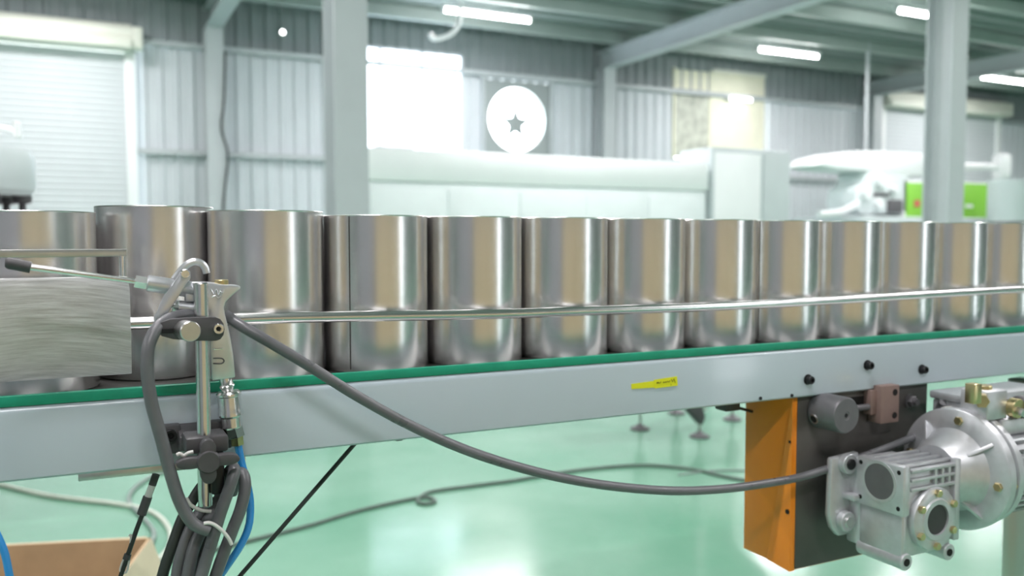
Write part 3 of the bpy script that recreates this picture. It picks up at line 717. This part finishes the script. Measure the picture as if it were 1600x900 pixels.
MB().prism([g(*p, .008) for p in ((283, 424), (290, 420), (297, 424), (298, 434), (284, 456), (264, 486), (258, 500), (250, 506), (242, 503), (242, 495), (256, 462), (266, 450))], (0, .0035, 0), .0008).build('trigger_lever', 'gunm', gun)
MB().prism([g(*p, -.0115) for p in ((243, 495), (250, 490), (258, 500), (250, 507), (242, 504))], (0, .022, 0), .001).build('trigger_end', 'gunm', gun)
MB().tube([g(272, 437), g(282, 424), (g(292, 414)), g(303, 409), g(313, 411), g(320, 418), g(323, 427)], .0034, n=12).build('hanging_hook', 'gunm', gun)
ps = MB().lathe([(0, .001), (.0018, .001), (.0018, .003), (.0034, .003), (.004, .002), (.004, -.022), (0, -.022)], g(289, 428, -.0115), (0, -1, 0), 18).build('pivot_screw', 'chrome', gun)
MB().tube([g(333, 560, -.0085), g(346, 560, -.0085), g(350, 564, -.0085), g(346, 568, -.0085), g(333, 568, -.0085)], .0007, n=6, sub=3).build('grip_slot', 'knobgrey', gun)
MB().box(g(333, 547, -.0090), g(348, 543, -.006), .0005).build('grip_badge', 'rim', gun)
emb = MB()
for pts in (((330, 452), (334, 460), (338, 452), (341, 461), (345, 451)), ((331, 465), (336, 462), (341, 466), (347, 461)), ((344, 455), (348, 458), (350, 452))):
    emb.tube([g(x, y, -.0083) for x, y in pts], .0006, n=6, sub=3)
emb.build('cast_lettering', 'gunm', gun)
MB().lathe([(0, 0), (.006, 0), (.006, .006), (.0072, .008), (.005, .012), (.005, .016), (0, .016)], g(352, 590), g(358, 620)-g(352, 590), 20).build('stem', 'chrome', gun)
ax = g(362, 662)-g(357, 612)
MB().lathe([(0, 0), (.0095, 0), (.0115, .002), (.0115, .004), (.0105, .005), (.0108, .018), (.0115, .020), (.0115, .023), (.0095, .025), (.0095, .034), (.0075, .036), (0, .036)], g(357, 611), ax, 28).build('quick_coupler', 'chrome', gun)
MB().cyl(g(363, 660), g(369, 682), .0085, n=6).build('hex_nut', 'chrome', gun)
MB().cyl(g(369, 676), g(371, 695), .0062, n=6).build('brass_nut', 'brass', gun)

# blue hose of the gun
bh = [g(371, 690), g(374, 706), g(378, 725), g(386, 755, -.004), g(391, 785, -.008), g(389, 820, -.012), g(376, 852, -.014), g(352, 888, -.014), g(335, 915, -.014), g(315, 970, -.01)]
bh += [Vector((bh[-1].x-.03, .86, .52)), Vector((bh[-1].x-.05, .9, .25)), Vector((bh[-1].x-.03, .95, .01)), Vector((bh[-1].x+.1, 1.0, .004))]
tag(MB().tube(bh, .0036, n=12).build('blue_air_hose', 'blue'), 'bright blue air hose hanging from the air gun coupler', 'hose')
q = lambda x, y: at(x, y, .83)
b3 = [q(-60, 760), q(-25, 800), q(2, 850), q(12, 885), q(17, 930), q(10, 1010)]; b3 += [Vector((b3[-1].x-.02, .86, .25)), Vector((b3[-1].x-.05, .9, .008)), Vector((b3[-1].x-.15, .95, .004))]
b3 = [Vector((-.45, .855, .80)), Vector((-.25, .84, .77))]+b3
tag(MB().tube(b3, .0032, n=10).build('blue_side_hose', 'blue'), 'thin blue hose hanging in front of the cardboard box', 'hose')

# ================================================================== cables round the post
def cable(name, pts, r, m, label, tail=True, group=None):
    P = [at(x, y, Y) for x, y, Y in pts]
    if tail:
        e = P[-1]; dx = (P[-1].x-P[-2].x)
        d_ = P[-1]-P[-2]; d_ = d_*(.02/abs(d_.z)); P += [e+d_, e+d_*2.2+Vector((0, .002, 0)), e+d_*4+Vector((0, .006, -.02)), Vector((e.x+d_.x*6, e.y+.02, .40)), Vector((e.x+d_.x*6.5, e.y+.03, .2)), Vector((e.x+d_.x*6.5+.01, e.y+.05, .04)), Vector((e.x+d_.x*6+.05, e.y+.09, r+.002)), Vector((e.x+d_.x*6+.14, e.y+.13, r))]
    return tag(MB().tube(P, r, n=14).build(name, m), label, 'cable', group)
cable('thick_cable', [(300, 490, .845), (268, 497, .825), (247, 511, .81), (234, 535, .803), (230, 562, .80), (231, 592, .80), (237, 630, .80), (245, 660, .80), (254, 692, .80), (267, 741, .80), (282, 786, .80), (302, 818, .80), (326, 829, .80)], .0054, 'rubber', 'thick grey cable looping down in front of the beam to the bundle', tail=False)
CB = 'grey cables bundled under the post'
cable('bundle_cable', [(352, 760, .84), (358, 738, .825), (366, 733, .815), (362, 752, .808), (352, 780, .806), (343, 806, .806), (333, 840, .806), (322, 875, .806), (312, 910, .806)], .0056, 'rubber', 'grey cable looped highest beside the star knob in the hanging bundle', group=CB)
cable('bundle_cable', [(362, 770, .842), (372, 742, .832), (380, 742, .825), (383, 762, .820), (376, 795, .818), (364, 826, .818), (352, 858, .818), (341, 888, .818), (332, 915, .818)], .0056, 'rubber', 'grey cable hanging next to the blue hose in the bundle', group=CB)
cable('bundle_cable', [(330, 742, .842), (312, 764, .838), (296, 790, .835), (284, 812, .832), (270, 850, .83), (258, 885, .83), (250, 915, .83)], .005, 'cabled', 'darkest cable of the bundle, on the side by the cardboard box', group=CB)
cable('bundle_cable', [(330, 780, .842), (310, 803, .832), (296, 828, .826), (286, 855, .824), (278, 885, .824), (274, 915, .824)], .005, 'rubber', 'grey cable second in the bundle next to the darkest one', group=CB)
cable('bundle_cable', [(345, 775, .842), (328, 806, .832), (313, 832, .824), (303, 855, .82), (296, 885, .818), (291, 915, .818)], .0056, 'rubber', 'grey cable in the middle of the hanging bundle', group=CB)
cable('bundle_cable', [(352, 770, .848), (340, 800, .838), (330, 830, .834), (318, 862, .832), (310, 890, .83), (304, 915, .83)], .005, 'rubber', 'grey cable behind the others at the core of the bundle', group=CB)
def strap(name, pts, Y, label):
    tag(MB().tube([at(x, y, Y) for x, y in pts], .0016, n=8).build(name, 'zip'), label, 'cable tie')
strap('cable_tie', [(291, 778), (297, 788), (308, 795), (318, 798), (330, 799)], .812, 'white cable tie round the cables just below the post end')
strap('cable_tie', [(318, 818), (326, 817), (335, 820), (348, 830), (357, 841), (362, 851)], .7975, 'white cable tie holding the looped thick cable to the bundle')
strap('cable_tie', [(276, 711), (281, 709), (287, 712), (294, 708), (302, 706)], .805, 'short white cable tie stub beside the star knob')
# long cable to the motor
lc = [(352, 492, .852), (366, 502, .846), (385, 514, .838), (420, 534, .832), (480, 570, .828), (560, 620, .826), (640, 664, .824), (720, 700, .822), (800, 727, .822), (880, 747, .824), (960, 760, .826), (1050, 767, .83), (1130, 764, .834), (1200, 755, .84), (1260, 743, .846), (1330, 720, .85), (1385, 700, .852), (1415, 688, .85), (1440, 676, .85), (1462, 650, .845), (1470, 632, .838), (1474, 628, .83)]
cable('motor_cable', lc, .0053, 'rubber', 'long grey cable sagging from the air gun post to the gear motor', tail=False)
# thin cables below the beam
a = at(546, 703, .93); b_ = at(375, 900, .93); dd = (b_-a); k = (a.z-.003)/(a.z-b_.z)
tag(MB().tube([a-dd*.06, b_, a+dd*k], .0024, n=8, smooth=False).build('taut_wire', 'cabled'), 'thin dark wire running slantwise from the beam to the floor', 'wire')
sc = thing('sensor_cable', at(190, 900, .89), 'thin dark cable with a clear inline connector hanging below the beam', 'cable')
q = lambda x, y: at(x, y, .89)
P = [q(243, 742), q(240, 752), q(236, 766), q(226, 795), q(214, 826), q(203, 858), q(192, 890), q(180, 930), q(150, 1040)]; P += [Vector((P[-1].x-.05, .9, .15)), Vector((P[-1].x-.08, .93, .004))]
MB().tube(P, .0022, n=8).build('wire', 'cabled', sc)
MB().cyl(q(244, 741), q(238, 758), .0036, n=12).build('plug', 'black', sc)
MB().cyl(q(238, 758), q(231, 777), .0034, n=10).build('clear_joint', 'zip', sc)
MB().cyl(q(231, 776), q(221, 804), .0044, n=12).build('sleeve', 'black', sc)
MB().tube([q(202, 838), q(205, 840), q(199, 890), q(191, 893), q(188, 889), q(194, 872)], .0012, n=6, sub=4).build('wire_clip', 'zip', sc)
MB().cyl(q(200, 866), q(197, 874), .0034, n=10).build('ferrule', 'black', sc)

# ================================================================== drive casing
dc = thing('drive_casing', Vector((.99, .93, .545)), 'orange drive casing with a dark front plate hung under the conveyor', 'casing')
xl = .863; xr = 1.122; zb0 = .546; ztp = ZL-.0002; yf = .88; yb = .976
MB().box((xl+.003, yf-.004, zb0+.002), (xr, yf, ztp), .001).build('front_plate', 'plate', dc)
MB().box((xl, yf-.003, zb0), (xl+.003, yb, ztp), .0008).build('side_cover', 'orange', dc)
MB().prism([(xl-.0004, yf-.003, ztp-.004), (xl-.0004, yf-.003, zb0), (xl-.0004, yf+.045, zb0), ], (-.0001, 0, 0))
lipm = MB().add([(xl-.006, yf-.003, ztp-.004), (xl-.006, yf-.003, zb0), (xl-.0002, yf+.048, zb0), (xl-.0002, yf+.002, ztp-.004), (xl, yf-.003, zb0), (xl, yf-.003, ztp-.004)],
                [(0, 1, 2, 3), (1, 4, 2), (0, 3, 5), (0, 5, 4, 1), (3, 2, 4, 5)])
lipm.build('folded_lip', 'orange', dc, flat=True)
MB().box((xl+.003, yb-.003, zb0), (xr, yb, ztp), .0008).build('rear_cover', 'orange', dc)
MB().box((xr-.003, yf, zb0), (xr, yb-.003, ztp), .0008).build('side_cover', 'orange', dc)
MB().box((xl+.003, yf, zb0), (xr-.003, yb-.003, zb0+.003)).build('bottom_cover', 'orange', dc)
for px, py in ((1237, 690), (1233, 799)):
    c = atx(px, py, xl-.003); MB().cyl(c+Vector((.003, 0, 0)), c+Vector((-.004, 0, 0)), .0034 if py > 700 else .002, n=12).build('cover_screw', 'blackbolt', dc)
# tension roller
c = at(1281, 640, yf-.004); f_ = Vector((c.x, .833, c.z))
ro = MB().lathe([(0, 0), (.022, 0), (.0245, .002), (.0245, .044), (.0225, .047), (.006, .047), (.0055, .0462), (.003, .0462), (.003, .04), (0, .04)], c+Vector((0, .0, 0)), (0, -1, 0), 44).build('tension_roller', 'knobgrey', dc)
MB().cyl(f_+Vector((0, .005, 0)), f_+Vector((0, .0058, 0)), .0028, n=12).build('centre_hole', 'hole', ro)
hc = Vector((c.x-.0225, c.y-.013, c.z-.008)); MB().lathe([(.0055, -.003), (.0055, .0025), (.0068, .0025), (.0068, -.003)], hc, (-1, 0, -.35), 20).build('set_screw_ring', 'satin', ro)
MB().cyl(hc, hc+Vector((-.0015, 0, -.0005)), .0055, n=16).build('set_screw_hole', 'hole', ro)
s1 = at(1336, 636, yf-.012); s2 = at(1392, 630, yf-.012)
MB().box((s1.x-.04, yf-.0045, s1.z+.001), (s2.x, yf-.0038, s1.z+.0125)).build('slot', 'hole', dc)
MB().cyl((c.x+.01, yf-.0125, s1.z-.0015), (s2.x, yf-.0125, s1.z-.0015), .0045, n=16).build('adjuster_rod', 'knobgrey', dc)
bxl = at(1372, 630, yf-.026).x; bxr = at(1405, 630, yf-.026).x; bz0 = at(1388, 661, yf-.026).z; bz1 = at(1388, 603, yf-.026).z
bb = MB().box((bxl+.006, yf-.026, bz0), (bxr, yf-.004, bz1), .001).build('adjuster_block', 'brown', dc)
MB().box((bxl-.004, yf-.018, bz0+.012), (bxl+.008, yf-.004, bz1-.006), .001).build('adjuster_lug', 'brown', bb)
for zz in (bz0+.010, bz1-.010): MB().cyl((bxr-.009, yf-.0255, zz), (bxr-.009, yf-.0266, zz), .0046, n=18).build('block_hole', 'hole', bb)
c = at(1421, 626, yf-.004); bo = MB().cyl(c+Vector((0, .001, 0)), c+Vector((0, -.009, 0)), .0082, n=6, bev=.0008).build('hex_bolt', 'knobgrey', dc)
MB().cyl(c+Vector((0, .001, 0)), c+Vector((0, -.002, 0)), .0105, n=20).build('washer', 'knobgrey', bo)
MB().cyl(c+Vector((0, -.008, 0)), c+Vector((0, -.014, 0)), .0048, n=14).build('bolt_end', 'knobgrey', bo)

# ================================================================== gear motor
gx0, gx1, gy0, gy1, gz0, gz1 = .920, 1.027, .749, .823, .585, .713
YM, ZM = .786, .6865
gm = thing('gear_motor', Vector((1.0, YM, gz0)), 'cast aluminium worm gear motor bolted to the dark plate', 'motor')
hs = MB().box((gx0+.010, gy0+.006, gz0+.006), (gx1-.004, gy1-.006, gz1-.006), .008, seg=3).build('gear_housing', 'cast', gm)
# square end frame round the input cover, on the -x side
zA = ZM-.038
MB().box((gx0, gy0, zA), (gx0+.014, gy1, gz1), .003).build('end_frame', 'cast', hs)
MB().lathe([(.0232, .0), (.027, .0), (.027, .0012), (.0232, .0012), (.0232, 0)], (gx0+.0004, YM, ZM), (-1, 0, 0), 40).build('bearing_ring', 'cast', hs)
MB().cyl((gx0+.002, YM, ZM), (gx0-.0004, YM, ZM), .0232, n=40).build('input_cap', 'knobgrey', hs)
for yy in (gy0+.007, gy1-.007):
    for zz in (gz1-.008, ZM-.028):
        MB().cyl((gx0-.0002, yy, zz), (gx0+.001, yy, zz), .003, n=12).build('threaded_hole', 'hole', hs)
# lower side wall of the housing (square flange below)
MB().box((gx0+.004, gy0+.004, gz0), (gx0+.016, gy1-.002, ZM-.036), .004).build('lower_end', 'cast', hs)
# ribs on top and on the front face
for k in range(4): MB().box((gx0+.014, gy0+.010+k*.016, gz1-.0062), (gx1-.004, gy0+.016+k*.016, gz1-.001), .0008).build('top_rib', 'cast', hs)
for zz in (gz1-.005, gz1-.017, gz1-.029):
    MB().box((gx0+.016, gy0, zz-.0045), (gx1, gy0+.008, zz), .001).build('front_rib', 'cast', hs)
MB().box((gx1-.010, gy0-.001, gz0+.02), (gx1, gy0+.008, gz1), .0015).build('front_rib', 'cast', hs)
for k in range(3):
    x = gx0+.060+k*.013; MB().box((x, gy0+.001, gz1-.034), (x+.005, gy0+.008, gz1-.006), .0012).build('front_web', 'cast', hs)
# output cover on the front face
oc = Vector(((gx0+gx1)/2+.004, gy0+.006, .640))
cov = MB().lathe([(0, .010), (.020, .010), (.020, .013), (.026, .013), (.028, .011), (.034, .011), (.040, .009), (.041, .007), (.041, 0), (0, 0)], oc, (0, -1, 0), 44).build('output_cover', 'cast', gm)
MB().cyl(oc+Vector((0, -.0095, 0)), oc+Vector((0, -.0105, 0)), .0195, n=30).build('output_bore', 'castd', cov)
for k in range(6):
    a = PI/6+k*PI/3; p = oc+Vector((.0345*math.cos(a), 0, .0345*math.sin(a)))
    MB().cyl(p+Vector((0, -.009, 0)), p+Vector((0, -.0155, 0)), .005, n=6, bev=.0005).build('cover_bolt', 'brass', cov)
# rounded lower bosses
for x in (gx0+.012, gx1-.014):
    MB().cyl((x, gy0+.002, gz0+.004), (x, gy1, gz0+.004), .011, n=18, bev=.001).build('foot_boss', 'cast', gm)
    MB().cyl((x, gy0+.001, gz0+.004), (x, gy0+.003, gz0+.004), .005, n=12).build('boss_hole', 'hole', gm)
# mounting arm against the dark plate
Yp = .8755
arm = MB().prism([(gx0-.030, gy1+.014, .708), (gx0+.02, gy1+.014, .712), (gx0+.02, gy1+.014, .600), (gx0-.014, gy1+.014, .600), (gx0-.026, gy1+.014, .612), (gx0-.032, gy1+.014, .63)], (0, .010, 0), .003).build('mounting_arm', 'cast', gm)
MB().box((gx0-.010, gy1-.006, .652), (gx0+.02, gy1+.016, .660), .002).build('arm_web', 'cast', arm)
MB().box((gx0+.004, gy1-.004, .59), (gx0+.09, gy1+.02, .705), .004).build('arm_core', 'cast', arm)
for zz, xx in ((.700, gx0-.006), (.622, gx0-.008)):
    c = Vector((xx, gy1+.014, zz)); MB().cyl(c, c+Vector((0, -.010, 0)), .0135, n=24, bev=.001).build('arm_boss', 'cast', arm)
    MB().cyl(c+Vector((0, -.009, 0)), c+Vector((0, -.0125, 0)), .0075, n=16, bev=.0008).build('arm_bolt', 'blackbolt' if zz > .66 else 'satin', arm)
MB().cyl((gx0+.05, gy1+.012, .64), (gx0+.05, Yp, .64), .025, n=24).build('output_hub', 'satin', gm)
MB().box((gx0+.01, gy1+.018, .600), (gx0+.08, Yp, .625), .002).build('spacer', 'satin', gm)
# bell flange
XD = 1.064
MB().lathe([(0, -.040), (.036, -.040), (.040, -.036), (.050, -.014), (.056, -.004), (.080, -.002), (.0825, .0), (.0825, .011), (.078, .012), (.078, .016), (0, .016)], (XD, YM, ZM), (1, 0, 0), 72).build('bell_flange', 'cast', gm)
for k in range(4):
    a = PI/4+k*PI/2+.12; ca, sa = math.cos(a), math.sin(a); P = lambda r, x: Vector((XD+x, YM+r*ca, ZM+r*sa)); tn = Vector((0, -sa, ca))*.0025
    MB().prism([P(.036, -.030)-tn, P(.074, -.003)-tn, P(.045, -.001)-tn], tn*2, .0006).build('flange_rib', 'cast', gm)
for k in range(4):
    a = k*PI/2+.12; p = Vector((XD-.002, YM+.068*math.cos(a), ZM+.068*math.sin(a)))
    MB().cyl(p, p+Vector((-.005, 0, 0)), .006, n=6, bev=.0006).build('flange_bolt', 'brass', gm)
MB().lathe([(0, .0), (.074, .0), (.079, .002), (.079, .012), (.076, .014), (0, .014)], (XD+.021, YM, ZM), (1, 0, 0), 72).build('motor_flange', 'cast', gm)
for k in range(4):
    a = k*PI/2+.12; p = Vector((XD+.014, YM+.072*math.cos(a), ZM+.072*math.sin(a))); MB().cyl(p, p+Vector((.008, 0, 0)), .006, n=6).build('flange_nut', 'brass', gm)
# finned motor body
mo = MB().cyl((XD+.034, YM, ZM), (XD+.205, YM, ZM), .058, n=48).build('motor_body', 'cast', gm)
for k in range(36):
    a = 2*PI*k/36
    if .26*PI < a < .74*PI: continue
    ca, sa = math.cos(a), math.sin(a); tn = Vector((0, -sa, ca))*.0013
    P = lambda r, x: Vector((XD+x, YM+r*ca, ZM+r*sa))
    MB().prism([P(.056, .040)-tn, P(.056, .2)-tn, P(.071, .2)-tn, P(.071, .040)-tn], tn*2).build('cooling_fin', 'cast', mo, flat=True)
MB().lathe([(0, .06), (.055, .058), (.070, .05), (.074, .04), (.074, 0), (0, 0)], (XD+.2045, YM, ZM), (1, 0, 0), 48).build('fan_cowl', 'cast', gm)
# terminal box on top
tb = MB().box((1.100, .792, .736), (1.27, .850, .770), .003).build('terminal_box', 'cast', gm)
MB().box((1.096, .790, .7705), (1.275, .853, .782), .003).build('terminal_lid', 'cast', tb)
MB().box((1.104, .745, .735), (1.26, .7915, .757), .003).build('terminal_base', 'cast', tb)
MB().cyl((1.101, .82, .757), (1.085, .82, .757), .007, n=8, bev=.0008).build('cable_gland', 'zip', tb)
# small valve block with brass fittings in front of the terminal box
vb = MB().box((1.075, .748, .7575), (1.118, .7885, .797), .003).build('valve_block', 'cast', gm)
MB().cyl((1.095, .768, .796), (1.095, .768, .802), .011, n=20, bev=.001).build('brass_plug', 'brass', vb)
e = at(1535, 626, .748)
MB().cyl(e+Vector((.010, .010, 0)), e+Vector((-.006, -.004, 0)), .0095, n=6, bev=.001).build('brass_nut', 'brass', vb)
e2 = at(1521, 618, .745)
MB().box(e2+Vector((-.008, -.007, -.010)), e2+Vector((.007, .007, .016)), .001).build('brass_elbow', 'brass', vb)
e = at(1588, 638, .742)
MB().cyl(e+Vector((0, .008, 0)), e+Vector((0, -.004, 0)), .0135, n=20, bev=.001).build('brass_ring', 'brass', vb)
MB().cyl(e+Vector((-.002, -.003, -.002)), e+Vector((-.004, -.014, -.004)), .0055, n=8).build('fitting_stub', 'satin', vb)
MB().cyl(e+Vector((.012, .006, 0)), e+Vector((.05, .004, 0)), .015, n=24, bev=.002).build('black_gland', 'black', vb)
